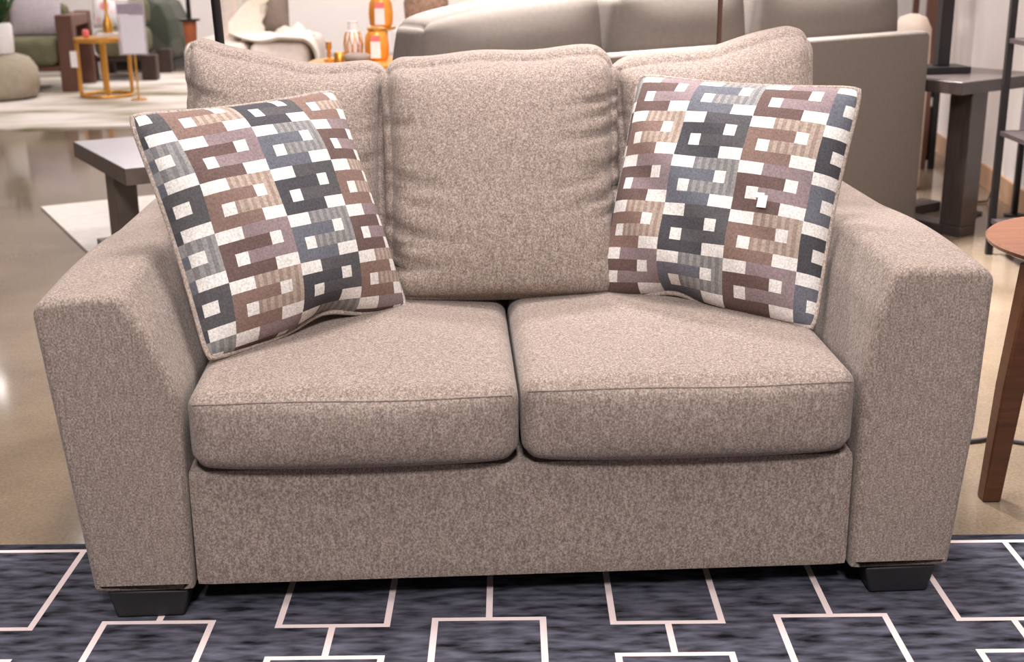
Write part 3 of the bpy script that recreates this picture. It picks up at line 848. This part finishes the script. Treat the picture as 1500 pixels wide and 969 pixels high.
amber_vase(atable(.062, .0), 'lower amber lantern with white and pink tag on the accent table', .85)
# second, taller stand behind carrying the upper lantern
ped = MB().lathe([(.11, .0), (.11, .02), (.03, .04), (.03, .72), (.07, .73), (.07, .74)], 32).build('pedestal', GOLD, None, loc=(-.615, 6.32, .0095))
tag(ped, 'slim gold pedestal behind the accent table', 'pedestal')
amber_vase((-.615, 6.32, .75), 'upper amber lantern with pink tag on the gold pedestal', .9)
bw = MB().lathe([(.045, 0), (.058, .02), (.06, .032), (.05, .042), (.02, .045)], 28).build('bowl', TAUPE, None, angle=180, loc=atable(-.01, -.165)); tag(bw, 'dark grey rounded bowl at the front of the gold accent table', 'bowl')
bs = MB().lathe([(.08, 0), (.115, .05), (.12, .13), (.1, .2), (.085, .22)], 28).build('basket', plain('brown_wicker', (158, 124, 104), .8, var=.4, scale=50), None, angle=60, loc=(-.44, 7.02, .70))
tag(bs, 'brown wicker basket on the white plinth behind the amber lanterns', 'basket')
pn = MB().box(-.17, .17, -.17, .17, 0, .6995).build('plinth', WALL, None, loc=(-.44, 7.02, 0), smooth=False, bevel=.004)
tag(pn, 'white display plinth under the wicker basket', 'plinth')
gt2 = empty('side_table', (.0, 7.9, 0), 'gold table glimpsed above the grey sofa cushion', 'table')
MB().lathe([(.2, .60), (.205, .603), (.205, .617), (.2, .62)], 40).build('tabletop', GOLD, gt2)
MB().lathe([(.14, 0), (.14, .012), (.02, .02), (.02, .5995)], 24).build('pedestal', GOLD, gt2)

# ------------------------------------------------------------------ lighting: showroom ceiling lamps, plus added fill and wash lamps
def area(name, loc, power, size, col=(1, .975, .965), target=None, sy=None):
    l = bpy.data.lights.new(name, 'AREA'); l.energy = power; l.size = size; l.color = col
    if sy: l.shape = 'RECTANGLE'; l.size_y = sy
    o = bpy.data.objects.new(name, l); COL.objects.link(o); o.location = loc
    if target is not None:
        d = Vector(target)-Vector(loc); o.rotation_euler = d.to_track_quat('-Z', 'Y').to_euler()
    return o
area('ceiling_and_fill_light', (0.2, 2.7, 4.1), 122, 1.0, target=(0, 2.4, 0))
area('ceiling_and_fill_light', (-1.8, 1.2, 4.1), 48, .8, target=(-.2, 2.4, .3))
area('ceiling_and_fill_light', (1.7, .6, 4.1), 44, .8, target=(.3, 2.4, .3))
area('ceiling_and_fill_light', (0., -1.4, 3.6), 165, .6, target=(0, 2.2, .3))  # added front fill from behind the camera, brightens the loveseat front
area('ceiling_and_fill_light', (-3., 6.0, 4.1), 85, 1.2)
area('ceiling_and_fill_light', (.5, 6.0, 4.1), 75, 1.2)
area('ceiling_and_fill_light', (-3.2, 10.5, 4.1), 95, 1.2)
area('ceiling_and_fill_light', (.5, 11., 4.1), 140, 1.2)
area('ceiling_and_fill_light', (-2.5, 12.2, 4.1), 110, .8, target=(-2.5, 14, 1.0))  # added wash lamp aimed to brighten the far wall
area('ceiling_and_fill_light', (.8, 12.2, 4.1), 110, .8, target=(.8, 14, 1.0))  # second added wash for the far wall
lg = area('ceiling_and_fill_light', (.12, 4.85, 4.1), 150, .5, target=(.5, 4.4, .8)); lg.data.spread = math.radians(60)  # added narrow lamp, lights grey sofa cushions and leaves its back dark
sl = bpy.data.lights.new('track_spotlight', 'POINT'); sl.energy = 3; sl.shadow_soft_size = .05; sl.color = (1, .97, .94)
so = bpy.data.objects.new('track_spotlight', sl); COL.objects.link(so); so.location = (-5.73, 13.5, 3.6)
w = bpy.data.worlds.new('World'); scene.world = w; w.use_nodes = True
w.node_tree.nodes['Background'].inputs['Color'].default_value = (1, .97, .96, 1)
w.node_tree.nodes['Background'].inputs['Strength'].default_value = .14

# ------------------------------------------------------------------ camera
cam = bpy.data.cameras.new('camera'); co = bpy.data.objects.new('camera', cam); COL.objects.link(co); scene.camera = co
cam.sensor_width = 36.; cam.lens = 1870/1500*36
P_ = math.radians(17.07); R_ = math.radians(.6)
fwd = Vector((0, math.cos(P_), -math.sin(P_))); r0 = Vector((1, 0, 0)); u0 = r0.cross(fwd)
right = r0*math.cos(R_)-u0*math.sin(R_); up = r0*math.sin(R_)+u0*math.cos(R_)
M = Matrix((right, up, -fwd)).transposed().to_4x4(); M.translation = Vector((0, 0, 1.15)); co.matrix_world = M
cam.dof.use_dof = True; cam.dof.focus_distance = 2.35; cam.dof.aperture_fstop = 5.6
cam.clip_start = .05
scene.view_settings.view_transform = 'Standard'; scene.view_settings.look = 'None'
scene.view_settings.exposure = 0.; scene.view_settings.gamma = 1.; scene.view_settings.use_curve_mapping = False
